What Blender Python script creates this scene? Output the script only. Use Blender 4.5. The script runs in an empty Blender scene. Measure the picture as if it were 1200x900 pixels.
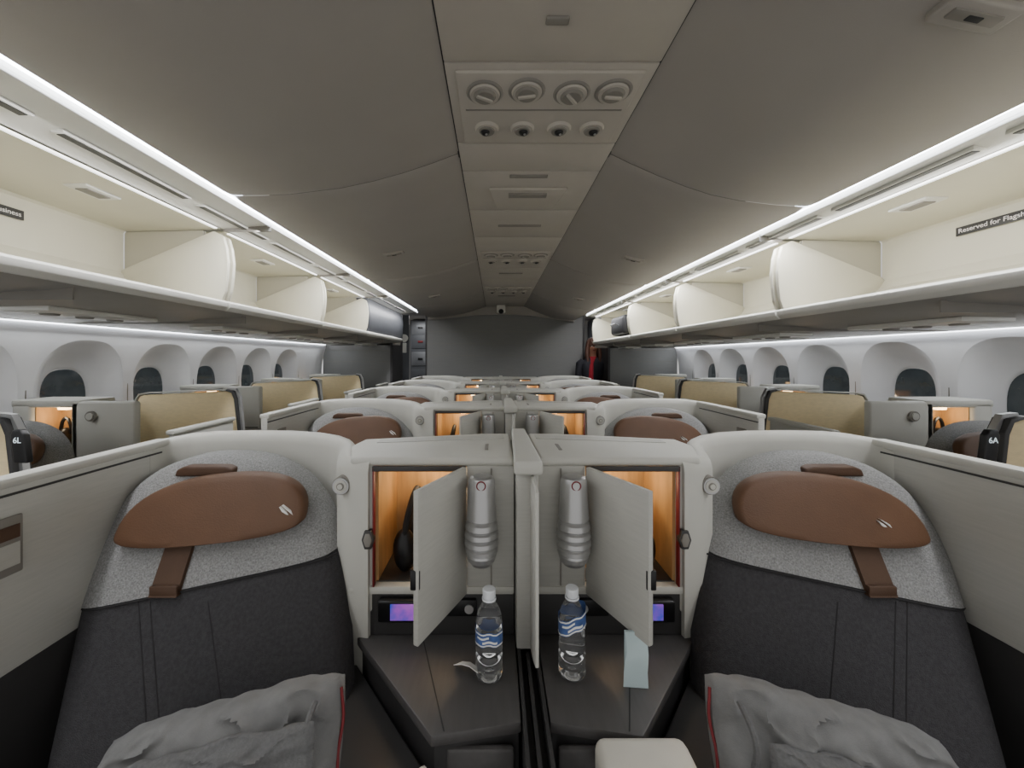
import bpy,bmesh,math,random
from mathutils import Vector,Matrix,noise
random.seed(3)
D=bpy.data; C=bpy.context
CZ=1.5
def lin(c):
    return tuple(((v/255)/12.92 if v/255<=.04045 else ((v/255+.055)/1.055)**2.4) for v in c)
def mat(name,rgb,rough=.6,metal=0,var=.05,scale=8,bump=0,bscale=300,emis=None,estr=0,trans=0,ior=1.45,stretch=None,tex='noise',coat=0):
    m=D.materials.new(name); m.use_nodes=True; nt=m.node_tree; n=nt.nodes; L=nt.links
    b=n['Principled BSDF']; c=lin(rgb)
    tc=n.new('ShaderNodeTexCoord'); mp=n.new('ShaderNodeMapping'); L.new(tc.outputs['Object'],mp.inputs['Vector'])
    if stretch: mp.inputs['Scale'].default_value=stretch
    nz=n.new('ShaderNodeTexNoise'); nz.inputs['Scale'].default_value=scale; nz.inputs['Detail'].default_value=5
    L.new(mp.outputs['Vector'],nz.inputs['Vector'])
    rp=n.new('ShaderNodeValToRGB'); e=rp.color_ramp.elements
    e[0].position=.3; e[1].position=.7
    e[0].color=tuple(max(0,v*(1-var)) for v in c)+(1,); e[1].color=tuple(min(1,v*(1+var)) for v in c)+(1,)
    L.new(nz.outputs['Fac'],rp.inputs['Fac']); L.new(rp.outputs['Color'],b.inputs['Base Color'])
    b.inputs['Roughness'].default_value=rough; b.inputs['Metallic'].default_value=metal
    b.inputs['Transmission Weight'].default_value=trans; b.inputs['IOR'].default_value=ior
    b.inputs['Coat Weight'].default_value=coat
    if bump:
        if tex=='weave':
            t=n.new('ShaderNodeTexVoronoi'); t.inputs['Scale'].default_value=bscale; o=t.outputs['Distance']
        else:
            t=n.new('ShaderNodeTexNoise'); t.inputs['Scale'].default_value=bscale; t.inputs['Detail'].default_value=3; o=t.outputs['Fac']
        L.new(mp.outputs['Vector'],t.inputs['Vector'])
        bp=n.new('ShaderNodeBump'); bp.inputs['Strength'].default_value=bump; bp.inputs['Distance'].default_value=.002
        L.new(o,bp.inputs['Height']); L.new(bp.outputs['Normal'],b.inputs['Normal'])
    if emis:
        b.inputs['Emission Color'].default_value=lin(emis)+(1,); b.inputs['Emission Strength'].default_value=estr
    return m
M=dict(
 ceil=mat('ceiling_plastic',(160,155,148),.6,var=.03,scale=3,bump=.15,bscale=400),
 strip=mat('service_strip_plastic',(180,174,164),.55,var=.03),
 stripd=mat('service_strip_shade',(132,128,121),.55),
 bin=mat('bin_cream',(206,202,184),.55,var=.03,scale=4),
 binh=mat('bin_housing',(182,178,162),.6,var=.03,scale=4),
 binw=mat('bin_white',(214,213,206),.4,var=.02),
 under=mat('bin_underside',(160,158,152),.5,var=.04),
 wall=mat('sidewall_white',(226,226,228),.5,var=.02),
 seam=mat('seam_dark',(50,50,50),.8),
 shell=mat('shell_grey',(190,189,181),.5,var=.03,scale=5,bump=.12,bscale=500),
 shell2=mat('shell_grey_panel',(178,177,170),.45,var=.04,stretch=(1,1,14),scale=14),
 dark=mat('console_dark',(57,56,56),.45,var=.08),
 darkwood=mat('dark_wood',(76,74,73),.42,var=.07,scale=9,stretch=(9,1.2,9),bump=.06,bscale=60),
 wood=mat('warm_wood',(190,152,104),.5,var=.18,scale=6,stretch=(12,4,1.2)),
 char=mat('charcoal_fabric',(60,59,61),.95,var=.2,scale=120,bump=.8,bscale=420,tex='weave'),
 thread=mat('seam_thread',(44,43,44),.9),
 lgrey=mat('grey_woven_fabric',(142,142,141),.95,var=.32,scale=240,bump=.9,bscale=380,tex='weave'),
 leather=mat('brown_leather',(94,66,46),.58,var=.08,scale=12,bump=.35,bscale=260),
 leather2=mat('brown_leather_dark',(80,58,43),.58,var=.08,scale=12,bump=.3,bscale=260),
 tan=mat('tan_fabric',(236,216,172),.85,var=.05,scale=30,bump=.3,bscale=300,stretch=(1,1,3)),
 black=mat('black_plastic',(18,18,19),.35),
 blackm=mat('black_soft',(24,24,26),.7),
 silver=mat('silver_metal',(180,180,180),.34,metal=.75,var=.03),
 red=mat('red_trim',(112,26,32),.5),
 bulk=mat('bulkhead_slate',(126,126,125),.5,var=.05,scale=6,stretch=(1,1,40),bump=.1,bscale=30),
 carpet=mat('carpet_dark',(46,48,54),.95,var=.3,scale=80,bump=.6,bscale=300),
 bag=mat('grey_bag_fabric',(112,112,111),.8,var=.1,scale=40,bump=.4,bscale=500),
 bag2=mat('grey_bag_mesh',(96,96,96),.8,var=.15,scale=160,bump=.4,bscale=500),
 plast=mat('clear_plastic',(250,252,253),.03,trans=.97,ior=1.3,var=0),
 cap=mat('bottle_cap',(225,228,232),.4),
 lblue=mat('label_blue',(70,96,150),.4,var=.3,scale=60),
 white=mat('print_white',(235,235,232),.5),
 cream=mat('armrest_cream',(206,202,190),.55,bump=.15),
 glass=mat('window_pane',(50,54,56),.08,var=.5,scale=5,coat=.4,emis=(90,100,105),estr=.15),  # faint emission and mottling stand in for dim outside light and reflections
 screen=mat('screen_glow',(30,20,80),.2,emis=(90,70,200),estr=.8,var=.4,scale=20),
 paper=mat('pale_paper',(190,208,210),.7),
 skin=mat('skin',(150,104,82),.55), hair=mat('brown_hair',(72,44,32),.6,var=.4,scale=60,stretch=(6,6,1)),
 redtop=mat('red_cloth',(150,24,40),.8), jacket=mat('black_jacket',(34,34,40),.8),
 steel=mat('galley_steel',(120,122,125),.4,metal=.4),galley=mat('galley_grey',(78,80,84),.5),
 cove=mat('cove_light',(255,255,255),.5,emis=(238,244,255),estr=9),
 cove2=mat('bin_light',(255,255,255),.5,emis=(250,250,250),estr=3.2),
 wash=mat('wall_wash_light',(255,255,255),.5,emis=(240,246,255),estr=9),
 warm=mat('warm_lamp',(255,220,170),.5,emis=(255,210,150),estr=8),
 num=mat('number_glow',(220,230,235),.5,emis=(220,235,240),estr=.6),
)
# screen: blue to purple gradient emission
nt=M['screen'].node_tree; b=nt.nodes['Principled BSDF']; rp=nt.nodes.new('ShaderNodeValToRGB'); nz=[n for n in nt.nodes if n.type=='TEX_NOISE'][0]
rp.color_ramp.elements[0].position=.35; rp.color_ramp.elements[0].color=(.02,.08,.55,1); rp.color_ramp.elements[1].position=.65; rp.color_ramp.elements[1].color=(.42,.10,.55,1)
nt.links.new(nz.outputs['Fac'],rp.inputs['Fac']); nt.links.new(rp.outputs['Color'],b.inputs['Emission Color'])
class MB:
    def __init__(s): s.bm=bmesh.new(); s.mats=[]
    def _mi(s,m):
        m=M[m]
        if m not in s.mats: s.mats.append(m)
        return s.mats.index(m)
    def _start(s): s._old=set(s.bm.faces)
    def _end(s,m):
        i=s._mi(m)
        for f in s.bm.faces:
            if f not in s._old: f.material_index=i; f.smooth=True
    def _bev(s,vs,b,seg=2):
        es={e for v in vs for e in v.link_edges}
        bmesh.ops.bevel(s.bm,geom=list(es),offset=b,segments=seg,profile=.5,affect='EDGES',clamp_overlap=True)
    def box(s,x0,x1,y0,y1,z0,z1,m,bev=0,seg=2,R=None):
        s._start(); vs=bmesh.ops.create_cube(s.bm,size=1)['verts']
        for v in vs:
            v.co=Vector(((x0+x1)/2+v.co.x*(x1-x0),(y0+y1)/2+v.co.y*(y1-y0),(z0+z1)/2+v.co.z*(z1-z0)))
            if R: v.co=R@v.co
        if bev: s._bev(vs,bev,seg)
        s._end(m); return s
    def prism(s,pts,ax,a,b,m,bev=0,seg=2):
        s._start()
        def P(p,t): return {'X':(t,p[0],p[1]),'Y':(p[0],t,p[1]),'Z':(p[0],p[1],t)}[ax]
        A=[s.bm.verts.new(P(p,a)) for p in pts]; B=[s.bm.verts.new(P(p,b)) for p in pts]
        n=len(pts)
        s.bm.faces.new(A); s.bm.faces.new(B[::-1])
        for i in range(n): s.bm.faces.new((A[i],B[i],B[(i+1)%n],A[(i+1)%n]))
        if bev: s._bev(A+B,bev,seg)
        s._end(m); return s
    def rings(s,R,m,cap=True,closed=True):
        s._start(); V=[[s.bm.verts.new(p) for p in r] for r in R]; n=len(V[0])
        for a,b in zip(V,V[1:]):
            for i in range(n if closed else n-1):
                s.bm.faces.new((a[i],a[(i+1)%n],b[(i+1)%n],b[i]))
        if cap: s.bm.faces.new(V[0][::-1]); s.bm.faces.new(V[-1])
        s._end(m); return s
    def lathe(s,x,y,prof,m,seg=24,cap=True,z0=0):
        return s.rings([[(x+r*math.cos(2*math.pi*i/seg),y+r*math.sin(2*math.pi*i/seg),z0+z) for i in range(seg)] for r,z in prof],m,cap)
    def cyl(s,p0,p1,r0,m,r1=None,seg=20):
        p0=Vector(p0);p1=Vector(p1); r1=r0 if r1 is None else r1
        return s.tube([p0,p1],[r0,r1],m,seg)
    def tube(s,pts,rad,m,seg=10):
        pts=[Vector(p) for p in pts]; R=[]
        if not isinstance(rad,(list,tuple)): rad=[rad]*len(pts)
        up=None
        for i,p in enumerate(pts):
            t=(pts[min(i+1,len(pts)-1)]-pts[max(i-1,0)]).normalized()
            if up is None: up=Vector((0,0,1)) if abs(t.z)<.8 else Vector((1,0,0))
            a=t.cross(up).normalized(); b=a.cross(t).normalized(); up=b
            R.append([p+rad[i]*(a*math.cos(2*math.pi*k/seg)+b*math.sin(2*math.pi*k/seg)) for k in range(seg)])
        return s.rings(R,m)
    def ell(s,c,r,m,seg=20,rg=12,rot=None):
        s._start(); vs=bmesh.ops.create_uvsphere(s.bm,u_segments=seg,v_segments=rg,radius=1)['verts']
        for v in vs:
            q=Vector((v.co.x*r[0],v.co.y*r[1],v.co.z*r[2]))
            if rot: q=rot@q
            v.co=q+Vector(c)
        s._end(m); return s
    def grid(s,G,m):
        return s.rings(G,m,False,False)
    def done(s,name,parent=None,xf=None,label=None,category=None,group=None,kind=None,ang=35):
        if xf:
            for v in s.bm.verts: v.co.x=xf(v.co.x)
        bmesh.ops.recalc_face_normals(s.bm,faces=s.bm.faces)
        me=D.meshes.new(name); off=Vector((0,0,0))
        if parent is None:
            xs=[v.co for v in s.bm.verts]
            off=Vector(((min(p.x for p in xs)+max(p.x for p in xs))/2,(min(p.y for p in xs)+max(p.y for p in xs))/2,min(p.z for p in xs)))
            for v in s.bm.verts: v.co-=off
        s.bm.to_mesh(me); s.bm.free()
        for m in s.mats: me.materials.append(m)
        me.set_sharp_from_angle(angle=math.radians(ang))
        o=D.objects.new(name,me); C.collection.objects.link(o); o.location=off
        if parent: setp(o,parent)
        tag(o,label,category,group,kind); return o
def setp(o,parent):
    o.parent=parent
    if parent.type=='EMPTY': o.matrix_parent_inverse=Matrix.Translation(-Vector(parent.location))
def tag(o,label=None,category=None,group=None,kind=None):
    if label:o['label']=label
    if category:o['category']=category
    if group:o['group']=group
    if kind:o['kind']=kind
def empty(name,loc,label,category,group=None):
    e=D.objects.new(name,None); e.empty_display_size=.05; e.location=loc; C.collection.objects.link(e)
    tag(e,label,category,group); return e
def dup(root,off,label=None):
    c=root.copy(); C.collection.objects.link(c); c.location=Vector(root.location)+Vector(off)
    if label: c['label']=label
    def rec(o,n):
        for ch in list(o.children):
            inv=ch.matrix_parent_inverse.copy()
            k=ch.copy(); k.parent=n; k.matrix_parent_inverse=inv; C.collection.objects.link(k); rec(ch,k)
    rec(root,c); return c
def text(name,body,size,origin,xa,ya,m,parent,align='LEFT'):
    cu=D.curves.new(name,'FONT'); cu.body=body; cu.size=size; cu.align_x=align; cu.align_y='CENTER'; cu.extrude=.0004
    t=D.objects.new(name,cu); C.collection.objects.link(t); C.view_layer.update()
    me=D.meshes.new_from_object(t.evaluated_get(C.evaluated_depsgraph_get())); D.objects.remove(t)
    xa=Vector(xa);ya=Vector(ya);za=xa.cross(ya); o=Vector(origin)
    for v in me.vertices: v.co=o+xa*v.co.x+ya*v.co.y+za*v.co.z
    me.materials.clear(); me.materials.append(M[m])
    ob=D.objects.new(name,me); C.collection.objects.link(ob); setp(ob,parent); return ob
# ------------------------------------------------------------ room
Y0,Y1=-.6,6.5
def wallmesh(sgn,W,ys,half,n_from,zt):
    zc=1.24+.04; hw,hh=.262,.335; N=48; z0,z1=.0,zt
    def wx(z): return sgn*(W-.35*max(0,z-1.25)**2)
    mb=MB()
    def cell(yc):
        outer=[];ring=[]
        for i in range(N):
            a=2*math.pi*i/N; c,s_=math.cos(a),math.sin(a)
            e=2/2.5
            y=hw*abs(c)**e*(1 if c>=0 else -1); z=hh*abs(s_)**e*(1 if s_>=0 else -1)
            ring.append((wx(zc+z),yc+y,zc+z))
            k=1/max(abs(c)/1,abs(s_)/1); oy=c*k*half; oz=s_*k
            z=zc+(oz*(z1-zc) if oz>0 else oz*(zc-.85))
            outer.append((wx(z),yc+oy,z))
        mb.rings([outer,ring],'wall',False)
        mb.box(sgn*(W),sgn*(W+.02),yc-half,yc+half,0,.85,'wall')
        mb.box(sgn*(W-.002),sgn*(W+.01),yc+half-.003,yc+half+.003,.85,z1-.06,'stripd')
    for y in ys: cell(y)
    a=min(ys)-half; b=max(ys)+half
    for (p,q) in ((Y0,a),(b,5.8)):
        mb.grid([[(wx(z),p,z) for z in (0,.85,1.25,1.4,1.55,z1)],[(wx(z),q,z) for z in (0,.85,1.25,1.4,1.55,z1)]],'wall')
    side='left' if sgn<0 else 'right'
    mb.done('wall_'+side,kind='structure',label='white curved cabin sidewall with window recesses',ang=50)
    for i,yc in enumerate(ys):
        w=MB()
        R=[]
        for hwk,hhk,dx,dz in ((hw,hh,0,0),(hw-.02,hh-.02,.012,0),(hw-.07,hh-.06,.07,-.02),(.15,.215,.12,-.045),(.135,.20,.125,-.045),(.13,.195,.145,-.045)):
            r=[]
            for k in range(N):
                a=2*math.pi*k/N; c,s_=math.cos(a),math.sin(a); e=2/2.6
                y=hwk*abs(c)**e*(1 if c>=0 else -1); z=hhk*abs(s_)**e*(1 if s_>=0 else -1)
                base=wx(zc+z)
                r.append((base+sgn*dx if dx<.06 else sgn*(W-.01+dx),yc+y,zc+dz+z))
            R.append(r)
        w.rings(R,'wall',False)
        ob=w.done('window_%d'%(n_from+i),kind='structure',label='oval cabin window with deep white reveal',ang=60)
        g=MB(); g.rings([[ (sgn*(W+.12),p[1],p[2]) for p in R[-1]],[(sgn*(W+.125),p[1],p[2]) for p in R[-1]]],'glass')
        o2=g.done('window_pane',None); o2.parent=ob; o2.matrix_parent_inverse=Matrix.Translation(-ob.location)
wallmesh(-1,2.62,[2.44+.595*k for k in range(-1,5)],.2975,1,1.71)
wallmesh(1,2.78,[2.655+.61*k for k in range(-1,5)],.305,7,1.69)
MB().box(-2.9,3.1,Y0,9.2,-.05,0,'carpet').done('floor',kind='structure',label='dark patterned carpet floor')
Lp=[(-1.12,.69),(-1.0,.69),(-.88,.695),(-.66,.722),(-.52,.752),(-.40,.785),(-.27,.828),(-.154,.872)]
Rp=[(.490,.872),(.58,.828),(.70,.775),(.82,.728),(.93,.692),(1.05,.668),(1.2,.65),(1.33,.642)]
segs=[Y0,1.65,3.4,5.1,Y1]
for prof in (Lp,Rp):
    for a,b in zip(segs,segs[1:]):
        mb=MB(); G=[]
        for t in [0,.006,.015,.03,.06,.5,.94,.97,.985,.994,1]:
            y=a+.0015+(b-a-.003)*t; e=.010*(1-min(1,min(t,1-t)/.03))**2
            G.append([(x,y,CZ+z+e) for x,z in prof])
        mb.grid(G,'ceil'); mb.done('ceiling',kind='structure',label='grey moulded ceiling panel curving down to the bins',ang=60)
MB().box(-1.3,1.5,Y0,9.2,2.44,2.46,'seam').done('ceiling',kind='structure',label='dark backing above ceiling panels')
mb=MB(); cuts=[Y0,.62,1.125,1.55,1.78,2.25,2.75,3.25,3.7,4.2,4.8,5.5,6.45]
for a,b in zip(cuts,cuts[1:]):
    mb.box(-.150,.486,a+.003,b-.003,CZ+.866,CZ+.886,'strip',.004)
mb.box(-.158,-.150,Y0,6.45,CZ+.875,CZ+.90,'seam'); mb.box(.486,.494,Y0,6.45,CZ+.875,CZ+.90,'seam')
mb.done('trim_1',kind='structure',label='central ceiling service strip in pale plastic')
def psu(y):
    e=empty('service_unit',(.17,y+.2,CZ+.866),'pale overhead service panel with air nozzles and reading lights','service panel','service panels on the ceiling strip')
    mb=MB(); mb.box(-.12,.456,y+.02,y+.40,CZ+.856,CZ+.868,'strip',.006,3); mb.box(-.10,.436,y+.19,y+.196,CZ+.854,CZ+.858,'stripd'); mb.done('panel',e)
    for i,x in enumerate((-.033,.102,.248,.38)):
        mb=MB(); q=(.004,-.006,.006,-.002)[i]
        for r0,r1,zz,m in ((.054,.062,.851,'stripd'),(.046,.052,.845,'strip')): mb.lathe(x,y+.105+q,[(r0,zz),(r1,.858)],m,28,True,CZ)
        mb.lathe(x,y+.105+q,[(.030,.838),(.040,.848)],'stripd',20,True,CZ)
        Rm=Matrix.Translation((x,y+.105+q,CZ+.8375))@Matrix.Rotation((.5,-.2,.9,.1)[i],4,'Z')
        mb.box(-.028,.028,-.006,.006,-.005,.005,'strip',.003,2,Rm); mb.done('air_nozzle',e)
    for i,x in enumerate((-.03,.102,.238,.36)):
        mb=MB(); mb.lathe(x,y+.30,[(.040,.846),(.046,.858)],'strip',24,True,CZ); mb.lathe(x,y+.30,[(.027,.842),(.033,.850)],'stripd',20,True,CZ)
        dx=(-.006,.004,0,.006)[i]
        mb.ell((x+dx,y+.30,CZ+.842),(.017,.017,.012),'black'); mb.ell((x+dx+.004,y+.295,CZ+.831),(.005,.005,.003),'silver',8,6); mb.done('reading_light',e)
    return e
p=psu(1.13); dup(p,(0,1.95,0)); dup(p,(0,3.5,0))
mb=MB(); mb.prism([(-.03,1.94),(.37,1.94),(.33,2.20),(.01,2.20)],'Z',CZ+.852,CZ+.868,'strip',.008,3); mb.box(.07,.27,1.98,2.03,CZ+.846,CZ+.854,'stripd',.008,3)
mb.done('mask_cover',label='pale raised oxygen mask cover on ceiling strip',category='ceiling cover')
for y,w in ((.98,.03),(1.82,.09),(2.5,.14),(3.9,.12),(5.3,.12)):
    MB().box(.16-w,.16+w,y-.012,y+.012,CZ+.858,CZ+.867,'stripd',.004,3).done('grille',label='slim recessed slot cover on ceiling strip',category='vent',group='slot covers on ceiling strip')
for x,y,z in ((-.69,2.62,.715),(.955,2.65,.683),(.95,.76,.683),(-.69,.6,.715),(-.69,4.4,.715),(.955,4.4,.683)):
    mb=MB(); s=12 if x<0 else -12
    Rm=Matrix.Translation((x,y,CZ+z))@Matrix.Rotation(math.radians(-s),4,'Y')
    mb.box(-.07,.07,-.03,.03,-.008,.02,'ceil',.006,3,Rm); mb.box(-.05,.05,-.012,.012,-.012,.0,'stripd',.004,2,Rm); mb.box(-.015,.015,-.006,.006,-.014,.0,'seam',.002,2,Rm)
    mb.done('ceiling_vent',label='small oblong grey ceiling vent',category='vent',group='ceiling vents')
mb=MB(); mb.box(.03,.17,6.2,6.32,CZ+.74,CZ+.87,'binw',.02,3); mb.ell((.10,6.2,CZ+.76),(.04,.04,.04),'black')
mb.done('ceiling_camera',label='small white boxy ceiling fixture with dark lens',category='camera')
def cove(sg,ex,ez,bx,bz,n):
    mb=MB()
    mb.rings([[(ex,y,CZ+ez+.002),(ex+sg*.004,y,CZ+ez+.035),(ex+sg*.05,y,CZ+ez+.035),(ex+sg*.05,y,CZ+ez+.02)] for y in (Y0,5.75)],'cove',False,False)
    mb.done('trim_%d'%n,kind='structure',label='glowing white cove light strip along ceiling edge')
    mb=MB(); a=ex+sg*.035
    def seg(x0,z0,x1,z1,m): mb.rings([[(x0,y,CZ+z0),(x1,y,CZ+z1)] for y in (Y0,5.75)],m,False,False)
    seg(a,ez+.012,a,ez-.004,'binw'); 
    b=bx; f=lambda t:(a+(b-a)*t, ez-.004+(bz-ez+.004)*t)
    seg(*f(0),*f(1),'binw')
    mb.box(min(f(0)[0],f(0)[0]+sg*.012),max(f(0)[0],f(0)[0]+sg*.012),Y0,5.75,CZ+ez-.014,CZ+ez,'binw',.003)
    for k in range(11):
        ya=Y0+.08+k*.55
        if ya+.48>5.7: break
        x,z=f(.55); mb.box(x-.020,x+.020,ya,ya+.48,CZ+z-.008,CZ+z+.004,'binw',.002); mb.box(x-.012,x+.012,ya+.01,ya+.47,CZ+z-.010,CZ+z,'black')
    for yy in (.88,1.98,3.07,4.15): mb.box(min(a,b),max(a,b),yy-.003,yy+.003,CZ+min(ez,bz)-.012,CZ+ez-.002,'stripd')
    mb.done('trim_%d'%(n+1),kind='structure',label='white slotted air panel above the bins')
cove(-1,-1.12,.69,-1.40,.665,2); cove(1,1.33,.642,1.48,.612,4)
def obin(sg,bx,zo,ya,yb,closed=False):
    ya+=.006; yb-=.006
    X=lambda d:bx+sg*d
    e=empty('overhead_bin',(X(.25),(ya+yb)/2,CZ+.25+zo),'open overhead bin with cream interior and white lip' if not closed else 'closed grey overhead compartment','overhead bin','overhead bins')
    zt=.66+zo if sg<0 else .61
    sec=[(.0,.285+zo),(.22,.315+zo),(.40,.36+zo),(.47,.395+zo),(.5,.44+zo),(.5,zt-.02),(.49,zt-.01),(.0,zt)]
    front=[(.0,zt),(-.02,zt-.04),(-.036,zt-.10),(-.042,zt-.17),(-.038,zt-.24),(-.03,.34+zo),(-.01,.285+zo)]
    if not closed:
        mb=MB(); mb.grid([[(X(d),y,CZ+z) for d,z in sec] for y in (ya+.01,yb-.01)],'bin')
        mb.grid([[(X(d+.01 if d>.3 else d),y,CZ+z+(.015 if z>.5 else -.015)) for d,z in sec] for y in (ya,yb)],'binw')
        mb.done('bin_interior',e,ang=25)
        for y in (ya,yb-.004):
            mb=MB(); mb.prism([(X(.10),CZ+zt-.002),(X(.07),CZ+.45),(X(.10),CZ+.31+zo)]+[(X(d),CZ+z) for d,z in sec[1:-1]],'Y',y,y+.004,'binh'); mb.done('housing_partition',e)
        mb=MB(); mb.box(min(X(.0),X(.014)),max(X(.0),X(.014)),ya+.04,yb-.04,CZ+zt-.006,CZ+zt-.001,'cove2'); mb.done('bin_light',e)
        mb=MB(); x0,x1=sorted((X(.13),X(.22))); ym=ya+.62
        mb.box(x0,x1,ym-.07,ym+.07,CZ+zt-.012,CZ+zt-.002,'binw',.008,3); mb.box(x0+.02,x1-.02,ym-.045,ym+.045,CZ+zt-.016,CZ+zt-.010,'stripd',.005,3)
        mb.done('bin_latch',e)
        for y in (ya+.005,yb-.025):
            fan=[(X(d),CZ+z) for d,z in [(.03,zt-.012)]+front[1:]+sec[1:5]+[(.485,.455+zo)]]
            mb=MB(); mb.prism(fan,'Y',y,y+.020,'bin',.004); mb.done('end_panel',e,ang=25)
    else:
        for y in (ya,yb-.03):
            mb=MB(); mb.prism([(X(d),CZ+z) for d,z in front+sec[1:-1]],'Y',y,y+.03,'galley',.004); mb.done('end_panel',e,ang=25)
        mb=MB(); mb.grid([[(X(d-.0),y,CZ+z) for d,z in front] for y in (ya,yb)],'galley'); mb.done('bin_door',e)
    mb=MB(); mb.prism([(X(-.03),CZ+.262+zo),(X(-.035),CZ+.285+zo),(X(-.01),CZ+.298+zo),(X(.02),CZ+.29+zo),(X(.03),CZ+.25+zo),(X(-.01),CZ+.245+zo)],'Y',ya,yb,'binw',.003)
    mb.done('bin_lip',e)
    return e
for sg,bx,zo in ((-1,-1.40,0),(1,1.48,-.043)):
    yy=[-.22,.88,1.98,3.07,4.15,5.7]
    for i,(a,b) in enumerate(zip(yy,yy[1:])):
        obin(sg,bx,zo,a,b,closed=(sg<0 and i==4))
for sg,bx,zo,W,n in ((-1,-1.40,0,2.62,6),(1,1.48,-.043,2.78,7)):
    mb=MB(); X=lambda d:bx+sg*d; w=W-abs(bx)
    s=[(.02,.25+zo),(.06,.235+zo),(.3,.222+zo),(.36,.212+zo),(.62,.205+zo),(.68,.215+zo),(w-.15,.20+zo),(w-.1,.205+zo)]
    mb.grid([[(X(d),y,CZ+z) for d,z in s] for y in (Y0,5.75)],'under')
    for k in range(6):
        y=.55+k*.98
        x0,x1=sorted((X(.38),X(.6))); mb.box(x0,x1,y,y+.5,CZ+.19+zo,CZ+.212+zo,'binw',.006)
        for q in range(3): mb.lathe(X(.49),y+.1+q*.14,[(.028,.183+zo),(.035,.195+zo)],'stripd',16,True,CZ)
    for k in range(7): x0,x1=sorted((X(.03),X(w-.15))); mb.box(x0,x1,.40+k*.9,.404+k*.9,CZ+.199+zo,CZ+.24+zo,'stripd')
    mb.done('trim_%d'%n,kind='structure',label='grey bin underside with passenger service units')
    mb=MB(); x0,x1=sorted((sg*(W-.085),sg*(W-.055))); mb.box(x0,x1,Y0,5.75,CZ+.20+zo,CZ+.21+zo,'wash')
    mb.done('trim_%d'%(n+2),kind='structure',label='white wash light strip above the windows')
e=empty('placard',(1.96,1.4,CZ+.55),'dark placard with white lettering inside an open bin','sign','bin placards')
mb=MB(); mb.box(1.968,1.972,1.12,1.64,CZ+.520,CZ+.556,'dark',.001); mb.done('plate',e)
text('lettering','Reserved for Flagship Business',.026,(1.966,1.63,CZ+.538),(0,-1,0),(0,0,1),'white',e)
e=empty('placard',(-1.88,1.3,CZ+.55),'dark placard with white lettering inside an open bin','sign','bin placards')
mb=MB(); mb.box(-1.892,-1.888,1.05,1.54,CZ+.552,CZ+.590,'dark',.001); mb.done('plate',e)
text('lettering','Reserved for Flagship Business',.026,(-1.886,1.53,CZ+.571),(0,1,0),(0,0,1),'white',e,'RIGHT')
mb=MB(); mb.box(1.50,1.85,4.5,5.0,CZ+.285,CZ+.52,'blackm',.05,4); mb.tube([(1.49,4.62,CZ+.40),(1.46,4.66,CZ+.42),(1.46,4.84,CZ+.42),(1.49,4.88,CZ+.40)],.008,'black')
mb.done('travel_bag',label='black soft travel bag stowed in an open bin',category='bag')
mb=MB(); mb.box(-1.155,1.49,6.5,6.56,0,2.40,'bulk')
for z in (1.55,1.75,1.95,2.15): mb.box(-1.15,1.485,6.497,6.5,z,z+.004,'stripd')
mb.box(-1.175,-1.15,6.48,6.58,0,2.4,'dark'); mb.box(1.485,1.51,6.48,6.58,0,2.4,'dark')
mb.done('wall_back',kind='structure',label='slate grey centre bulkhead with fine horizontal grain')
# shaped header closing the ceiling against the bulkhead
mb=MB(); hp=Lp+Rp; mb.prism([(x,CZ+z-.001) for x,z in hp]+[(1.33,CZ+.61),(1.2,CZ+.635),(.9,CZ+.675),(.6,CZ+.715),(.3,CZ+.735),(0,CZ+.735),(-.35,CZ+.72),(-.65,CZ+.69),(-.95,CZ+.655),(-1.12,CZ+.65)],'Y',6.42,6.47,'ceil')
mb.done('trim_10',kind='structure',label='curved grey ceiling end trim above bulkhead')
for x0,x1,n in ((-2.6,-1.56,'left'),(1.72,2.76,'right')):
    mb=MB(); mb.box(x0,x1,5.80,6.4,0,2.42,'bulk',.01)
    for z in (1.45,1.62,1.8): mb.box(x0+.05,x1-.05,5.797,5.80,z,z+.004,'stripd')
    a=x1 if n=='left' else x0; mb.box(a-.015,a+.015,5.78,6.42,0,2.4,'dark')
    mb.done('closet',label='slate grey full-height closet beside the aisle doorway',category='closet',group='closets at the bulkhead')
MB().box(-2.9,3.1,9.1,9.15,0,2.4,'bulk').done('wall_far',kind='structure',label='dark far wall beyond the doorways')
for x0,x1 in ((-2.9,-1.12),(1.33,3.1)):
    MB().box(x0,x1,5.80,9.1,2.30,2.34,'ceil').done('ceiling',kind='structure',label='low grey ceiling over galley aisle')
def galley(x0,x1,y,lbl):
    e=empty('galley_unit',((x0+x1)/2,y,0),lbl,'galley','galley units')
    mb=MB(); mb.box(x0,x1,y,y+.5,0,2.28,'galley',.01); mb.done('body',e)
    for i,z in enumerate((1.0,1.35,1.7,1.98)):
        m2=MB(); m2.box(x0+.03,x1-.03,y-.015,y+.01,z,z+.28,'steel' if i%2 else 'galley',.008); d=m2.done('drawer',e)
        m3=MB(); m3.box((x0+x1)/2-.05,(x0+x1)/2+.05,y-.03,y-.012,z+.12,z+.16,'red' if i==2 else 'black',.004); o=m3.done('latch',e)
galley(-2.1,-1.75,6.9,'grey galley stack with steel drawers beyond the doorway')
galley(-1.72,-1.3,7.8,'grey galley stack with steel drawers beyond the doorway')
galley(1.95,2.4,7.6,'grey galley stack with steel drawers beyond the doorway')
galley(1.55,1.92,8.3,'grey galley stack with steel drawers beyond the doorway')
mb=MB(); mb.cyl((-1.62,6.86,1.86),(-1.62,6.82,1.86),.07,'binw'); mb.box(-1.66,-1.58,6.84,6.88,1.6,1.78,'binw',.01); mb.box(-1.7,-1.54,6.88,6.9,0,2.28,'galley')
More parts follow.
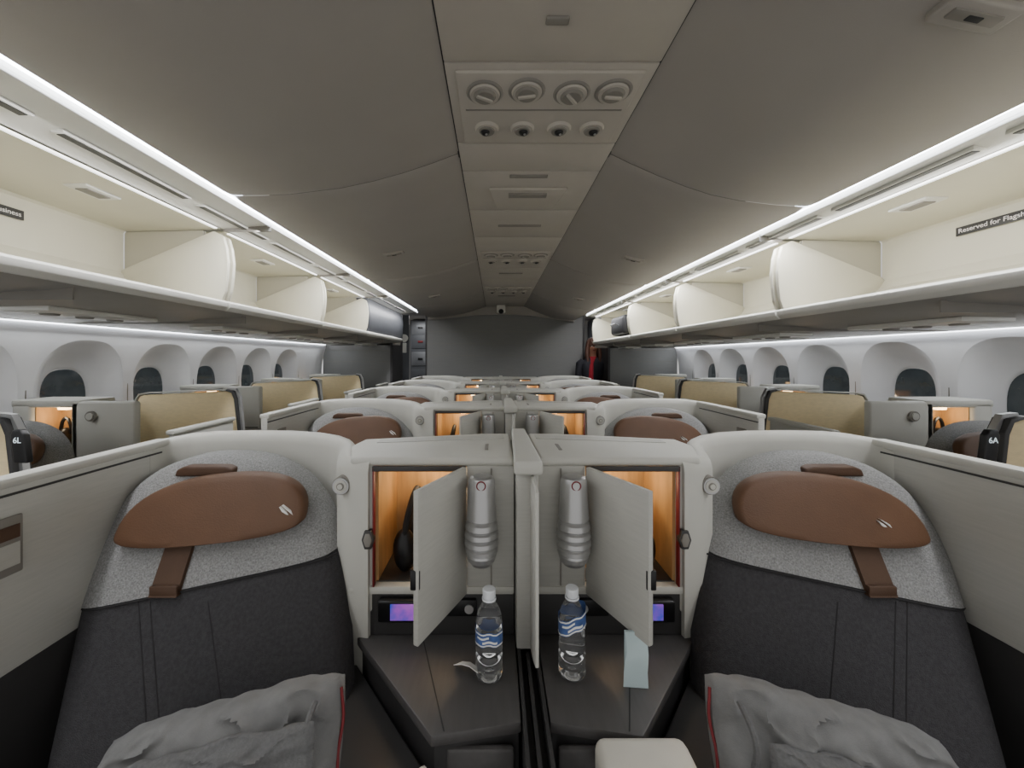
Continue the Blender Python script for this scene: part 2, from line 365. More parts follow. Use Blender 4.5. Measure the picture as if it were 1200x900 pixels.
mb.done('intercom_panel',label='white round and boxy intercom fitting on galley wall',category='intercom')
# ------------------------------------------------------------ seat
def pad(name,parent,xf,cx,hw,z0,z1,zs,zsp,slope,yf,thick,m,upper):
    NU,NV=30,22; mb=MB(); F=[];B=[]
    def w(z): 
        if z<=zs: return hw
        t=min(1,(z-zs)/(z1-zs)); return hw*max(0,1-t**2.9)**(1/2.3)
    for j in range(NV+1):
        rowf=[];rowb=[]
        for i in range(NU+1):
            u=-1+2*i/NU; u=math.copysign(abs(u)**.75,u); v=j/NV
            if upper:
                zb=zsp+slope*u*hw; z=zb+(z1-.0005-zb)*(1-(1-v)**1.6)
            else: z=z0+(zsp+slope*u*hw-z0)*v
            x=cx(z)+u*w(z)
            edge=(1-abs(u)**8)*(1 if not upper else (1-((z-z0)/(z1-z0))**18))
            y=yf(z)+thick*.5-thick*.5*max(0,edge)**.5
            rowf.append((x,y,z)); rowb.append((x,yf(z)+thick,z))
        F.append(rowf);B.append(rowb)
    R=[f+b[::-1] for f,b in zip(F,B)]
    mb.rings(R,m,True)
    return mb.done(name,parent,xf,ang=60)
def seat(xf,label,left):
    base=(xf(-.75),.95,0); e=empty('airline_seat',base,label,'seat','brown and grey airline seats')
    cx=lambda z:-.690-.25*(z-.6); yf=lambda z:.86+.5*(z-.6)
    pad('seat_back',e,xf,cx,.345,.40,1.198,.82,.905,.17,yf,.10,'char',False)
    pad('upper_cover',e,xf,cx,.347,.40,1.200,.82,.905,.17,lambda z:yf(z)-.004,.104,'lgrey',True)
    mb=MB()
    pts=[]
    for i in range(25):
        u=-.985+1.97*i/24; z=.905+.17*u*.345-.004
        pts.append((cx(z)+u*.345,yf(z)+.05-.05*max(0,1-abs(u)**8)**.5-.004,z))
    mb.tube(pts,.0025,'thread',6)
    for off in (-.16,-.13,.02):
        mb.tube([(cx(z)+off-.30*(z-.85),yf(z)-.0002,z) for z in [.45+.042*i for i in range(11)]],.0016,'thread',6)
    mb.done('stitching',e,xf)
    mb=MB(); R=[]
    cx0,cz0=-.78,1.045; N=48
    out=[]
    for i in range(N):
        a=2*math.pi*i/N; c,s_=math.cos(a),math.sin(a)
        x=.250*abs(c)**(2/2.5)*(1 if c>0 else -1); z=(.120 if s_>0 else .042)*abs(s_)**(2/(2.3 if s_>0 else 3.2))*(1 if s_>0 else -1)
        out.append((x,z))
    hy=lambda X,zz,dy: yf(zz)-.026+dy+.10*X*X
    for k,(sc,dy) in enumerate(((.95,.024),(.995,.016),(1,.008),(1,-.005),(.994,-.013),(.98,-.018),(.955,-.0205),(.8,-.022),(.5,-.023),(.25,-.0235),(.02,-.024))):
        r=[]
        for x,z in out:
            X=x*sc; Zz=.03+(z-.03)*sc; Zr=Zz+.08*X; zz=cz0+Zr
            r.append((cx0+X,hy(X,zz,dy),zz))
        R.append(r)
    mb.rings(R,'leather'); h=mb.done('headrest',e,xf,ang=60,label='brown leather half-moon headrest pillow')
    if left: wx0,z0=-.592,1.088
    else: wx0,z0=1.035,1.058
    mb=MB()
    xl=wx0 if left else .145-wx0
    Xr=xl-cx0; yy=hy(Xr,z0,-.021)-.008
    for pts in (((0,.004),(.018,-.008),(.028,-.019),(.022,-.017),(.008,-.009)),((.006,.008),(.030,-.006),(.038,-.018),(.027,-.009))):
        mb.prism([(wx0+a,z0+b) for a,b in pts],'Y',yy-.000,yy+.012,'white')
    mb.done('emblem',h,None,label='small white slanted wing emblem')
    mb=MB(); mb.prism([(-.950,1.150),(-.942,1.170),(-.92,1.180),(-.80,1.180),(-.775,1.173),(-.768,1.150)],'Y',yf(1.185)-.018,yf(1.19)+.06,'leather2',.006,3); mb.done('headrest_flap',e,xf,label='folded brown leather flap over the seat top')
    mb=MB(); zz=[1.02,.97,.92,.885]; 
    mb.rings([[(-.892,yf(z)-.016,z),(-.82,yf(z)-.016,z),(-.82,yf(z)+.004,z),(-.892,yf(z)+.004,z)] for z in zz],'leather2'); mb.box(-.892,-.820,yf(.90)-.022,yf(.90)-.006,.885,.912,'leather2',.004)
    mb.done('headrest_strap',e,xf,label='dark brown leather strap')
    mb=MB(); mb.box(-.97,-.40,.32,.90,.36,.50,'char',.05,4); mb.done('seat_cushion',e,xf)
    mb=MB(); mb.box(-.95,-.42,.4,.95,0,.36,'dark',.02); mb.done('seat_base',e,xf)
    return e
ID=lambda x:x
MR=lambda x:.17-x
MRs=lambda x:.145-x
def warm_light(name,loc,parent,en=1.2):
    l=D.lights.new(name,'POINT'); l.energy=en; l.color=(1,.77,.5); l.shadow_soft_size=.02
    o=D.objects.new(name,l); C.collection.objects.link(o); o.location=loc; setp(o,parent)
def suite(xf,label,left):
    e=empty('seat_suite',(xf(-.5),1.2,0),label,'seat suite','centre seat suites')
    path=[(-1.095,1.20),(-1.095,1.25),(-1.085,1.29),(-1.05,1.33),(-.99,1.35),(-.87,1.358),(-.72,1.355),(-.62,1.342),(-.545,1.315),(-.495,1.275),(-.465,1.225),(-.447,1.165),(-.425,1.105),(-.385,1.07),(-.34,1.062)]
    T=[.035,.04,.05,.06,.065,.065,.065,.065,.065,.06,.06,.06,.055,.05,.045]
    R=[]
    for i,(x,y) in enumerate(path):
        a=Vector(path[max(0,i-1)]);b=Vector(path[min(len(path)-1,i+1)]); t=(b-a).normalized(); n=Vector((-t.y,t.x)); w=T[i]/2
        zt=1.236+.010*math.sin(math.pi*min(1,max(0,(i-2)/6)))-.012*(1 if i>11 else max(0,(i-8)/3)); ring=[]
        for o,z in ((-w,.15),(-w,.86),(-w,zt-.035),(-w*.8,zt-.014),(-w*.4,zt-.002),(w*.4,zt-.002),(w*.8,zt-.014),(w,zt-.035),(w,.86),(w,.15)):
            ring.append((x+n.x*o,y+n.y*o,z))
        R.append(ring)
    mb=MB(); mb.rings(R,'shell'); mb.done('shell',e,xf,ang=50,label='rounded pale grey seat shell')
    mb=MB(); mb.box(-1.112,-1.078,.72,1.25,.80,1.222,'shell2',.008); mb.box(-1.118,-1.072,.72,1.27,1.212,1.236,'shell',.008)
    mb.box(-1.108,-1.083,.72,1.25,0,.80,'dark'); mb.box(-1.079,-1.074,.72,1.24,1.195,1.20,'dark')
    mb.done('aisle_wall',e,xf,label='pale grey aisle privacy wall')
    mb=MB(); mb.box(-1.077,-1.070,.80,.872,1.02,1.15,'stripd',.004); mb.box(-1.071,-1.068,.808,.864,1.04,1.09,'shell2'); mb.box(-1.071,-1.068,.808,.864,1.10,1.13,'leather2')
    mb.done('safety_placard',e,xf,label='small dark placard with red and grey print')
    mb=MB()
    mb.prism([(-.395,1.05),(.053,1.05),(.053,1.40),(-.05,1.385),(-.44,1.30),(-.45,1.2)],'Z',1.203,1.228,'shell',.011,4)
    mb.box(-.40,-.332,1.05,1.30,.80,1.21,'shell',.012)
    mb.box(-.078,.053,1.05,1.36,.86,1.206,'shell2',.005)
    mb.box(-.40,.053,1.046,1.32,.855,.878,'shell',.006)
    mb.box(-.45,.053,1.30,1.33,0,1.205,'shell')
    mb.box(-.012,-.008,1.047,1.052,.88,1.2,'stripd')
    mb.prism([(-.38,1.235),(.03,1.30),(.03,1.36),(-.05,1.35),(-.38,1.28)],'Z',1.226,1.2295,'shell2'); mb.prism([(-.03,1.14),(-.020,1.14),(-.020,1.22),(-.03,1.215)],'Z',1.226,1.2293,'stripd')
    mb.done('cabinet_body',e,xf)
    mb=MB(); mb.box(-.332,-.078,1.27,1.30,.875,1.205,'wood'); mb.box(-.333,-.324,1.07,1.28,.875,1.205,'wood'); mb.box(-.086,-.077,1.07,1.28,.875,1.205,'wood'); mb.box(-.33,-.08,1.07,1.28,.872,.882,'dark')
    mb.done('cabinet_lining',e,xf,label='warm wood lining lit inside')
    mb=MB(); mb.box(-.333,-.329,1.043,1.06,.878,1.205,'red',.001); mb.box(-.334,-.08,1.043,1.05,1.192,1.206,'dark',.001); mb.done('red_trim',e,xf)
    mb=MB(); mb.box(-.215,-.165,1.22,1.25,1.165,1.195,'warm',.01,3); mb.done('niche_lamp',e,xf,label='glowing warm lamp in the cabinet')
    warm_light('niche_glow',(xf(-.205),1.17,1.15),e,.62)
    h=Vector((-.082,1.042)); f=Vector((-.176,.85)); d=(f-h).normalized(); n=Vector((-d.y,d.x))*.007
    mb=MB(); mb.prism([tuple(h+n),tuple(f+n),tuple(f-n),tuple(h-n)],'Z',.862,1.206,'shell2',.003); dr=mb.done('cabinet_door',e,xf,label='pale grey cabinet door standing open')
    g=f-d*.004; mb=MB(); mb.box(g.x-.014,g.x+.008,g.y-.004,g.y+.012,.985,1.03,'black',.003); mb.done('door_latch',dr,xf,label='dark latch')
    mb=MB(); 
    for z in (.90,1.15): mb.cyl((h.x,h.y+.002,z),(h.x,h.y+.002,z+.03),.006,'silver')
    mb.done('hinge',dr,xf)
    mb=MB(); mb.cyl((-.42,1.072,1.152),(-.42,1.048,1.152),.025,'stripd'); mb.cyl((-.42,1.06,1.152),(-.42,1.044,1.152),.022,'silver'); mb.cyl((-.42,1.054,1.152),(-.42,1.042,1.152),.017,'shell');mb.cyl((-.42,1.05,1.152),(-.42,1.040,1.152),.010,'stripd');mb.cyl((-.42,1.05,1.152),(-.42,1.038,1.152),.007,'shell'); mb.done('air_vent',e,xf,label='round silver control knob')
    mb=MB(); mb.prism([(-.352,.985),(-.334,.985),(-.326,1.01),(-.334,1.035),(-.352,1.035),(-.36,1.01)],'Y',1.034,1.052,'dark',.002); mb.prism([(-.349,.992),(-.337,.992),(-.331,1.01),(-.337,1.028),(-.349,1.028),(-.355,1.01)],'Y',1.031,1.04,'stripd',.002); mb.done('latch_plate',e,xf)
    mb=MB(); mb.prism([(-.455,1.14),(-.44,1.09),(-.39,1.06),(-.33,1.052),(.053,1.052),(.053,1.14)],'Z',.742,.856,'dark',.004)
    mb.done('handset_bay',e,xf,label='dark glossy band below the cabinet')
    mb=MB(); mb.box(-.315,-.195,1.028,1.053,.79,.85,'black',.006,3); rm=mb.done('handset',e,xf,label='black control handset')
    mb=MB(); mb.box(-.28,-.215,1.024,1.03,.80,.842,'screen',.001); mb.done('handset_screen',rm,xf,label='glowing blue and purple screen')
    mb=MB(); mb.box(-.14,-.05,1.04,1.054,.80,.845,'black',.004); mb.cyl((-.07,1.042,.822),(-.07,1.036,.822),.012,'silver'); mb.done('socket_panel',e,xf)
    mb=MB(); mb.prism([(-.46,1.14),(-.128,.77),(.055,.80),(.055,1.14)],'Z',.718,.742,'darkwood',.004)
    mb.prism([(-.20,1.05),(-.197,1.05),(-.102,.78),(-.105,.78)],'Z',.7415,.7425,'seam')
    mb.done('console_top',e,xf,label='dark wood-grain console surface')
    mb=MB(); mb.prism([(-.44,1.13),(-.124,.785),(.05,.812),(.05,1.13)],'Z',.02,.718,'dark'); mb.box(-.10,.04,.785,.80,.45,.70,'darkwood',.01)
    mb.prism([(-.47,1.15),(-.385,1.0),(-.345,.85),(-.30,.68),(-.27,.66),(-.13,.66),(-.115,.70),(-.13,.765),(-.44,1.12)],'Z',0,.665,'dark',.012,3)
    mb.done('console_base',e,xf,label='dark grey console base')
    if left:
        mb=MB(); mb.prism([(-.25,.70),(-.14,.77),(-.125,.75),(-.20,.68)],'Z',.66,.69,'cream',.006); mb.prism([(-.235,.705),(-.15,.755),(-.145,.75),(-.205,.695)],'Z',.688,.694,'red'); mb.done('literature_pocket',e,xf,label='cream rimmed pocket with red edge')
    prof=[(.004,.238),(.020,.237),(.027,.233),(.030,.224),(.031,.195),(.0325,.165),(.034,.135),(.0345,.128),(.0305,.124),(.0355,.117),(.0375,.104),(.0325,.099),(.0375,.094),(.039,.083),(.0335,.078),(.0385,.073),(.039,.062),(.0335,.057),(.0375,.052),(.037,.042),(.032,.038),(.034,.033),(.031,.020),(.024,.009),(.014,.003),(.004,.001)]
    l=MB(); l.lathe(-.035,1.0,[(r*1.14,z) for r,z in prof],'silver',32,True,.958); l.box(-.045,-.025,1.02,1.052,1.03,1.12,'silver',.004); lp=l.done('reading_lamp',e,xf,label='ribbed silver reading lamp',ang=20)
    l=MB(); l.tube([(-.035+.011*math.cos(a),.967,1.178+.011*math.sin(a)) for a in [2*math.pi*i/16 for i in range(17)]],.0018,'red',6); l.cyl((-.035,.972,1.178),(-.035,.9655,1.178),.007,'silver'); l.done('lamp_switch',lp,xf,label='round reddish ring switch')
    return e
def divider():
    e=empty('center_divider',(.085,1.2,0),'pale grey divider post with sliding fin between two suites','divider','centre dividers')
    mb=MB(); mb.box(.056,.114,1.0,1.40,.742,1.205,'shell2',.004); mb.done('post',e)
    mb=MB(); mb.prism([(.048,.97),(.122,.97),(.112,1.43),(.062,1.43)],'Z',1.203,1.240,'shell',.008,3); mb.done('cap',e)
    mb=MB(); mb.prism([(1.0,.745),(.93,.77),(.872,.796),(.872,1.195),(1.0,1.2)],'X',.092,.100,'shell',.002); mb.done('sliding_fin',e,label='thin pale sliding partition')
    mb=MB(); mb.box(.058,.112,.60,1.40,0,.70,'dark'); mb.box(.058,.066,.60,1.0,.70,.745,'dark'); mb.box(.104,.112,.60,1.0,.70,.745,'dark'); mb.box(.081,.089,.60,1.0,.70,.735,'dark')
    mb.done('track',e,label='dark slotted partition track'); return e
def phones(xf):
    e=empty('headphones',(xf(-.25),1.18,.883),'black over-ear headphones standing in a lit cabinet','headphones','headphones in cabinets')
    x,y=-.262,1.175
    mb=MB(); pts=[(x+.0+.045*math.sin(a)*.5,y+.065*math.cos(a),.98+.12*max(0,math.sin(a))**.8) for a in [math.pi*i/14 for i in range(15)]]
    mb.tube(pts,.010,'blackm',8); mb.done('headband',e,xf)
    for dy in (-.06,.06):
        mb=MB(); mb.ell((x,y+dy,.945),(.034,.022,.062),'black'); mb.ell((x,y+dy*.75,.945),(.03,.014,.052),'blackm'); mb.done('ear_cup',e,xf)
    return e
P=1.1
for left,xf in ((True,ID),(False,MR)):
    s=suite(xf,'pale grey seat shell with open lit cabinet and dark console',left)
    st=seat(ID if left else MRs,'airline seat with brown leather headrest and charcoal fabric',left)
    hp=phones(xf)
    for i in range(1,5):
        dup(s,(0,P*i,0)); dup(st,(0,P*i,0)); 
        if i<4: dup(hp,(0,P*i,0))
    if left: seatL=st
    else: seatR=st
dv=divider()
for i in range(1,5): dup(dv,(0,P*i,0))
WM=lambda x:.08-x
def wsuite(xf,left):
    e=empty('window_suite',(xf(-2.1),1.7,0),'pale grey window suite with tan privacy screen and lit cabinet','seat suite','window seat suites')
    T=1.26
    mb=MB(); rr=[(-2.2,.55),(-2.2,1.24),(-2.185,1.268),(-2.15,1.275),(-1.66,1.298),(-1.62,1.290),(-1.60,1.25),(-1.575,1.0),(-1.57,.55)]
    mb.prism(rr,'Y',T,T+.04,'tan',.010,3); sc=mb.done('privacy_screen',e,xf,label='tan woven upholstered privacy screen')
    mb=MB(); o=[(-1.655,1.300),(-1.615,1.292),(-1.598,1.25),(-1.572,1.0),(-1.568,.3),(-1.556,.3),(-1.560,1.0),(-1.586,1.255),(-1.608,1.302),(-1.65,1.310)]
    mb.prism(o,'Y',T-.006,T+.045,'dark',.003)
    mb.prism([(a+(.012 if a>-1.64 else 0),b+(.008 if b>1.27 else 0)) for a,b in o[:5]]+[(-1.545,.3),(-1.548,1.0),(-1.574,1.262),(-1.60,1.314),(-1.65,1.320)],'Y',T+.01,T+.03,'silver')
    mb.prism([(-2.21,1.24),(-2.188,1.275),(-2.15,1.283),(-1.66,1.302),(-1.66,1.308),(-2.15,1.290),(-2.192,1.282),(-2.216,1.243)],'Y',T+.0,T+.045,'shell'); mb.done('screen_frame',e,xf,label='dark and silver edge frame of the screen')
    mb=MB(); mb.box(-2.6,-1.57,T+.0,T+.05,0,.56,'dark'); mb.done('screen_base',e,xf)
    a=T+.80
    mb=MB(); mb.box(-2.6,-2.24,a+.16,a+.22,0,1.27,'shell',.02,3); mb.box(-2.28,-1.93,a,a+.04,0,1.27,'shell',.015,3); mb.box(-2.28,-2.23,a,a+.2,.02,1.27,'shell',.015,3); mb.box(-2.6,-2.49,a,a+.2,.02,1.27,'shell',.02,3); mb.box(-2.6,-2.23,a,a+.2,1.235,1.276,'shell',.01); mb.box(-2.55,-2.23,a,a+.2,.02,.93,'shell',.01)
    mb.box(-2.55,-1.95,a-.004,a+.002,.93,.936,'seam')
    mb.done('cabinet_body',e,xf)
    mb=MB(); mb.box(-2.49,-2.28,a+.145,a+.165,.93,1.235,'wood'); mb.box(-2.495,-2.485,a+.02,a+.16,.93,1.235,'wood'); mb.box(-2.285,-2.275,a+.02,a+.16,.93,1.235,'wood'); mb.done('cabinet_lining',e,xf,label='warm wood lining lit inside')
    mb=MB(); mb.box(-2.42,-2.36,a+.06,a+.1,1.215,1.234,'warm',.006); mb.done('niche_lamp',e,xf)
    mb=MB(); mb.ell((-2.39,a+.08,1.03),(.035,.05,.085),'black'); mb.tube([(-2.39+.03*math.cos(t),a+.08,1.08+.09*math.sin(t)) for t in [math.pi*i/8 for i in range(9)]],.008,'black',8); mb.done('headset',e,xf,label='black headset hanging in cabinet')
    warm_light('niche_glow',(xf(-2.39),a+.05,1.18),e,.5)
    mb=MB(); mb.cyl((-2.16,a+.004,1.19),(-2.16,a-.012,1.19),.028,'stripd'); mb.cyl((-2.16,a-.01,1.19),(-2.16,a-.018,1.19),.018,'shell'); mb.done('air_vent',e,xf)
    mb=MB(); mb.box(-1.60,-1.57,T+.62,T+1.05,0,1.13,'shell2',.01); mb.box(-1.607,-1.563,T+.61,T+1.06,1.125,1.148,'shell',.008); mb.box(-1.96,-1.58,a+.19,a+.24,0,1.02,'shell',.012); mb.done('aisle_wall',e,xf,label='pale grey aisle wall')
    return e
def nsign(x,body,par,sg):
    mb=MB(); mb.prism([(x-.022,1.165),(x+.022,1.165),(x+.022-sg*.012,1.255),(x+.012-sg*.014,1.272),(x-.012-sg*.014,1.272),(x-.022-sg*.012,1.255)],'Y',1.225,1.245,'black',.004,3); h=mb.done('seat_number_display',par,label='black rounded display with glowing seat number')
    t=text('seat_number',body,.026,(x-sg*.008,1.223,1.238),(1,0,0),(0,0,1),'num',h,'CENTER')
for left,xf in ((True,ID),(False,WM)):
    w=wsuite(xf,left)
    src=seatL if left else seatR
    dx=-1.46 if left else (WM(-.77-1.50)-MR(-.77))-.06
    for k in range(0,4):
        if k: dup(w,(0,P*k,0))
        dup(src,(dx,.60+P*k,0))
    nsign(-1.515 if left else 1.58,'6L' if left else '6A',w,1 if left else -1)
# ------------------------------------------------------------ loose things
def bottle(x,y,z,label,rot,lab):
    e=empty('water_bottle',(x,y,z),label,'bottle','water bottles on the console')
    prof=[(.012,.004),(.024,.0),(.029,.003),(.0320,.010),(.0320,.020),(.0275,.025),(.0320,.031),(.0320,.037),(.0275,.042),(.0320,.048),(.0320,.055),(.0275,.060),(.0320,.066),(.0320,.074),(.0300,.080),(.0305,.120),(.0275,.125),(.0320,.132),(.0300,.142),(.0265,.156),(.018,.172),(.0125,.181),(.0125,.193)]
    mb=MB(); mb.lathe(x,y,prof,'plast',32,True,z)
    mb.done('bottle_body',e,ang=60)
    mb=MB(); mb.lathe(x,y,[(.0145,.188),(.0155,.190),(.0155,.206),(.014,.208),(.004,.2085)],'cap',24,True,z); mb.lathe(x,y,[(.017,.183),(.017,.187)],'cap',24,True,z); mb.done('cap',e)
    mb=MB(); R=[]
    wob=lambda a:.003*math.sin(3*a)+.0015*math.sin(7*a)
    for zz in (lab[0],(lab[0]+lab[1])/2,lab[1]):
        R.append([(x+(.0325+.0006*math.sin(9*a+zz*90))*math.cos(a),y+(.0325+.0006*math.sin(9*a+zz*90))*math.sin(a),z+zz+wob(a)+rot*math.cos(a)*.03) for a in [2*math.pi*i/36 for i in range(36)]])
    mb.rings(R,'lblue',False); mb.done('label_band',e,label='blue and white printed label')
    mb=MB()
    for q,w0,a0,a1 in ((.05,.10,1.0,.9),(.85,.10,1.0,.9),(.25,.16,1.35,.35),(.55,.14,1.2,.3)): 
        za=lab[0]+(lab[1]-lab[0])*q; zb=za+(lab[1]-lab[0])*w0
        mb.rings([[(x+.0334*math.cos(a),y+.0334*math.sin(a),z+zz+wob(a)+rot*math.cos(a)*.03) for a in [math.pi*(a0+a1*i/12) for i in range(13)]] for zz in (za,zb)],'white',False,False)
    mb.done('label_print',e)
bottle(-.014,.917,.743,'clear plastic water bottle with blue label and loose tag',0,(.088,.120))
bottle(.185,.922,.743,'clear plastic water bottle with tilted blue label',.45,(.116,.152))
mb=MB(); mb.rings([[(-.10+.02*i,.95-.01*i+.004*math.sin(i),.7425+.012*math.sin(i*.9)+.004*i),(-.10+.02*i,.93-.01*i,.7425+.012*math.sin(i*.9)+.016),(-.10+.02*i,.929-.01*i,.7425+.012*math.sin(i*.9)+.015)] for i in range(4)],'white'); 
o=mb.done('paper_tag',label='small curled white paper tag beside a bottle',category='paper')
mb=MB(); mb.rings([[(.300+.004*math.sin(j),.885,z),(.352,.882+.003*math.sin(j*2),z),(.352,.888,z),(.300,.891,z)] for j,z in enumerate((.87,.84,.82,.80,.775,.743))],'paper'); mb.done('folded_napkin',label='pale blue folded paper hanging below a cabinet door',category='napkin')
MB().box(.195,.375,.52,.765,.666,.755,'cream',.02,4).done('armrest',label='cream rounded armrest lid beside the seat',category='armrest')
def bag(xf,label,pouch):
    e=empty('blanket_bag',(xf(-.53),.70,.52),label,'bag','bedding bags on the seats')
    c=Vector((-.535,.72,.66)); U=Vector((.235,.02,.045)); V=Vector((.0,.07,.145)); Nn=V.cross(U).normalized()*-1
    if Nn.y>0: Nn=-Nn
    def surf(c,U,V,t,m,seed,nm,wr=.012,w2=1):
        N=64; F=[];B=[]
        for j in range(N+1):
            a=[];b=[]
            for i in range(N+1):
                u=-1+2*i/N; v=-1+2*j/N
                k=(max(0,1-abs(u)**5)*max(0,1-abs(v)**5))**.5
                rd=max(0,1-abs(noise.noise(Vector((u*2.2+v*1.5,v*3.4-u*1.2,seed+4))))*7)
                nn=noise.noise(Vector((u*1.6+seed,v*2.2,seed)))+.4*noise.noise(Vector((u*4+seed,v*5,1)))+.6*w2*rd
                su=u*(1-.06*v*v); sv=v*(1-.08*u*u)+.12*noise.noise(Vector((u*2.2,seed,0)))+.05*noise.noise(Vector((u*6,seed,3)))
                p=c+U*su+V*sv
                a.append(p+Nn*(t*k+wr*nn*k)); b.append(p-Nn*t*k*.8)
            F.append(a);B.append(b)
        mb=MB(); mb.rings([f+b[::-1] for f,b in zip(F,B)],m); return mb.done(nm,e,xf,ang=70)
    surf(c,U,V,.066,'bag',2.3,'bag_body',.024)
    surf(c+Nn*.078+U*.1+V*.1,U*(.62 if pouch else .8),V*(.45 if pouch else .6),.018,'bag2',5.1,'bag_flap',.016)
    pts=[c+U*s*(1-.06*v*v)+V*v*(1-.08)+Nn*.012 for s,v in [(1.0+.012*math.sin(i*.9),-1+.1*i) for i in range(20)]]
    mb=MB(); mb.tube(pts,.003,'red',8)
    mb.tube([c+U*(-.95+.095*i)+V*(-.40-.12*math.sin(math.pi*i/20))+Nn*(.080*max(0,1-abs(-.95+.095*i)**5)**.5+.014) for i in range(21)],.0035,'red',8); mb.done('piping',e,xf,label='maroon piping and zip')
    mb=MB(); mb.tube([c+U*.80+V*(.8-.1*i)+Nn*(.055+.03*math.sin(math.pi*i/6)) for i in range(7)],.006,'bag2',8); mb.done('handle',e,xf)
bag(ID,'grey soft bedding bag with maroon piping lying on the seat',False)
bag(lambda x:.125-x,'grey soft bedding bag with pouch and maroon zip on the seat',True)
def person():
    bx,by=1.555,6.12
    e=empty('person',(bx,by,0),'person with long brown hair, red top and black jacket in doorway','person')
    V=[];E=[];Rr=[]
    def add(p,r,par=None):
        V.append((bx+p[0],by+p[1],p[2])); Rr.append(r); i=len(V)-1
        if par is not None: E.append((par,i))
        return i
    pel=add((0,0,.98),.15); w=add((0,0,1.15),.12,pel); ch=add((0,-.01,1.36),.145,w); nb=add((0,0,1.5),.07,ch); n2=add((0,-.01,1.56),.05,nb); h1=add((0,-.025,1.64),.075,n2); h2=add((0,-.02,1.72),.08,h1); 
    for s in (-1,1):
        hp_=add((s*.09,0,.9),.09,pel); kn=add((s*.1,-.02,.5),.06,hp_); an=add((s*.1,.01,.09),.04,kn); add((s*.11,-.14,.04),.035,an)
        sh=add((s*.17,0,1.43),.055,ch); el=add((s*.22,.03,1.16),.04,sh); wr=add((s*.2,-.12,.98),.027,el); pm=add((s*.19,-.18,.95),.033,wr)
        for k in range(4): a=add((s*(.17+.012*k),-.235,.935-.004*k),.009,pm); add((s*(.17+.012*k),-.262+.006*abs(k-1.5),.915),.008,a)
        a=add((s*.155,-.20,.95),.011,pm); add((s*.145,-.225,.935),.009,a)
    me=D.meshes.new('body'); me.from_pydata(V,E,[]); o=D.objects.new('body',me); C.collection.objects.link(o); setp(o,e)
    sk=o.modifiers.new('Skin','SKIN'); 
    for i,r in enumerate(Rr): me.skin_vertices[0].data[i].radius=(r,r*.8)
    me.skin_vertices[0].data[0].use_root=True
    o.modifiers.new('Sub','SUBSURF').render_levels=2; me.materials.append(M['skin'])
    C.view_layer.update()
    mb=MB()
    def ring(cx,cy,z,rx,ry,n=20): return [(bx+cx+rx*math.cos(2*math.pi*i/n),by+cy+ry*math.sin(2*math.pi*i/n),z) for i in range(n)]
    mb.rings([ring(0,0,.86,.19,.145),ring(0,0,1.0,.185,.14),ring(0,0,1.15,.165,.13),ring(0,-.01,1.3,.19,.14),ring(0,-.01,1.42,.2,.13),ring(0,0,1.49,.13,.1),ring(0,0,1.52,.075,.07)],'jacket')
    for s in (-1,1): mb.tube([(bx+s*.15,by,1.45),(bx+s*.19,by,1.42),(bx+s*.225,by+.03,1.16),(bx+s*.2,by-.11,.99)],[.06,.072,.056,.042],'jacket',12)
    mb.done('jacket',e,label='black jacket')
    mb=MB(); mb.rings([ring(-.05,-.06,.95,.05,.10),ring(-.05,-.06,1.15,.045,.10),ring(-.05,-.06,1.32,.05,.105),ring(-.04,-.05,1.42,.055,.095),ring(-.01,-.03,1.50,.06,.075),ring(0,-.02,1.53,.058,.060)],'redtop'); mb.done('red_top',e,label='red top')
    mb=MB()
    for s in (-1,1): mb.tube([(bx+s*.09,by,.92),(bx+s*.1,by-.02,.5),(bx+s*.1,by,.12)],[.105,.08,.06],'jacket',14)
    mb.done('trousers',e)
    mb=MB(); mb.ell((bx,by+.02,1.73),(.098,.105,.105),'hair'); 
    mb.rings([ring(0,.04,1.74,.098,.085),ring(0,.05,1.62,.11,.08),ring(0,.06,1.5,.115,.07),ring(-.0,.07,1.40,.09,.05),ring(0,.07,1.36,.04,.02)],'hair')
    for s in (-1,1): mb.tube([(bx+s*.07,by-.05,1.78),(bx+s*.092,by-.05,1.68),(bx+s*.1,by-.06,1.56),(bx+s*.09,by-.09,1.44)],[.02,.03,.034,.018],'hair',10)
    mb.done('hair',e,label='long brown hair')
    mb=MB(); 
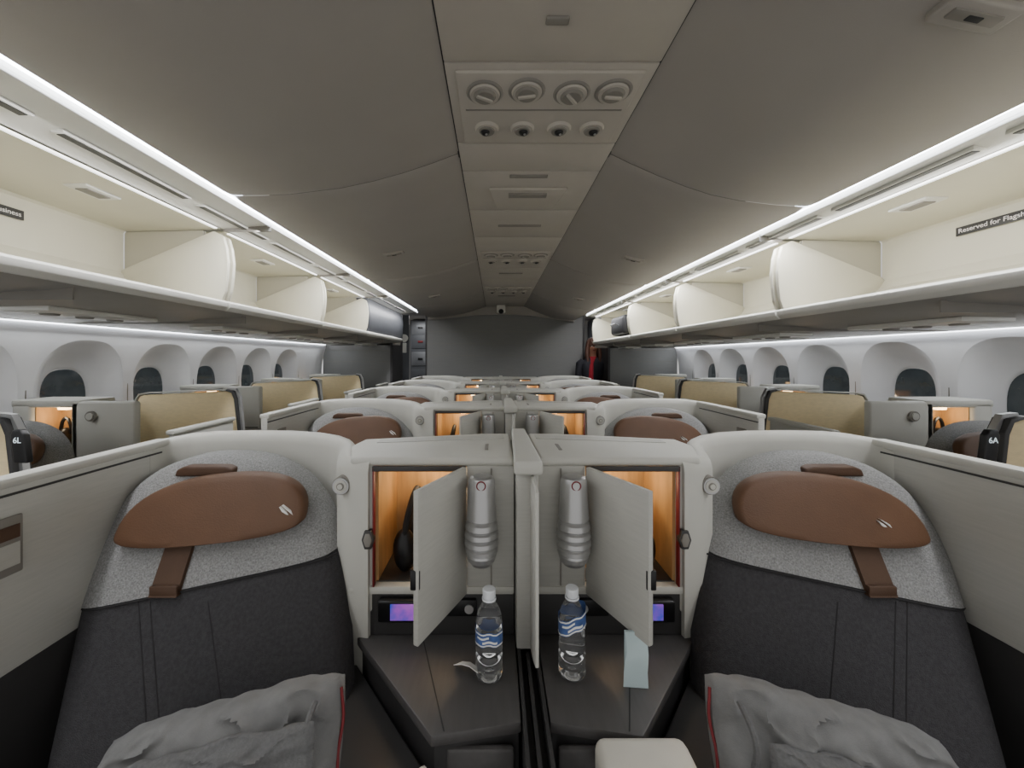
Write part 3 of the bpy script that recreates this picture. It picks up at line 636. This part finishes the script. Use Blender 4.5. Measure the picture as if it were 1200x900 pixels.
    for s in (-1,1): mb.ell((bx+s*.032,by-.098,1.69),(.012,.008,.007),'white',10,8); mb.ell((bx+s*.032,by-.104,1.69),(.006,.005,.006),'black',8,6)
    mb.done('eyes',e)
    mb=MB(); mb.ell((bx,by-.108,1.665),(.012,.016,.02),'skin',10,8); mb.done('nose',e)
    mb=MB(); mb.ell((bx,by-.098,1.625),(.024,.008,.007),'red',10,8); mb.done('mouth',e)
    mb=MB()
    for s in (-1,1): mb.ell((bx+s*.1,by-.17,.035),(.045,.12,.035),'black',12,8)
    mb.done('shoes',e)
person()
def area(name,loc,rot,sx,sy,en,col=(1,1,1)):
    l=D.lights.new(name,'AREA'); l.shape='RECTANGLE'; l.size=sx; l.size_y=sy; l.energy=en; l.color=col
    o=D.objects.new(name,l); C.collection.objects.link(o); o.location=loc; o.rotation_euler=rot
area('cove_lamp',(-1.2,2.6,2.15),(0,math.radians(20),0),.06,6,44,(.98,.98,1))
area('cove_lamp',(1.40,2.6,2.10),(0,math.radians(-20),0),.06,6,44,(.98,.98,1))
area('wash_lamp',(-2.5,2.6,1.68),(0,math.radians(-25),0),.04,6,11,(.95,.98,1))
area('wash_lamp',(2.66,2.6,1.64),(0,math.radians(25),0),.04,6,11,(.95,.98,1))
area('doorway_fill',(1.60,5.7,2.28),(math.radians(20),0,0),.15,.3,3.5); area('doorway_fill',(-1.35,5.7,2.28),(math.radians(20),0,0),.15,.3,2)  # added fill lights on the cabin side, brightening the bulkhead end
area('doorway_fill',(1.75,7.0,2.28),(0,0,0),.4,.4,18); area('doorway_fill',(-1.5,7.2,2.28),(0,0,0),.4,.4,8)  # added fill lights past the doorways, lifting the corridor and the person
w=D.worlds.new('World'); C.scene.world=w; w.use_nodes=True
w.node_tree.nodes['Background'].inputs[0].default_value=(1,.985,.965,1); w.node_tree.nodes['Background'].inputs[1].default_value=.78
cam=D.cameras.new('Camera'); co=D.objects.new('Camera',cam); C.collection.objects.link(co)
co.location=(0,0,CZ); co.rotation_euler=(math.radians(90),0,0)
cam.sensor_width=36; cam.lens=13.5; cam.shift_x=20/1200; cam.shift_y=-30/1200; cam.clip_start=.02
C.scene.camera=co
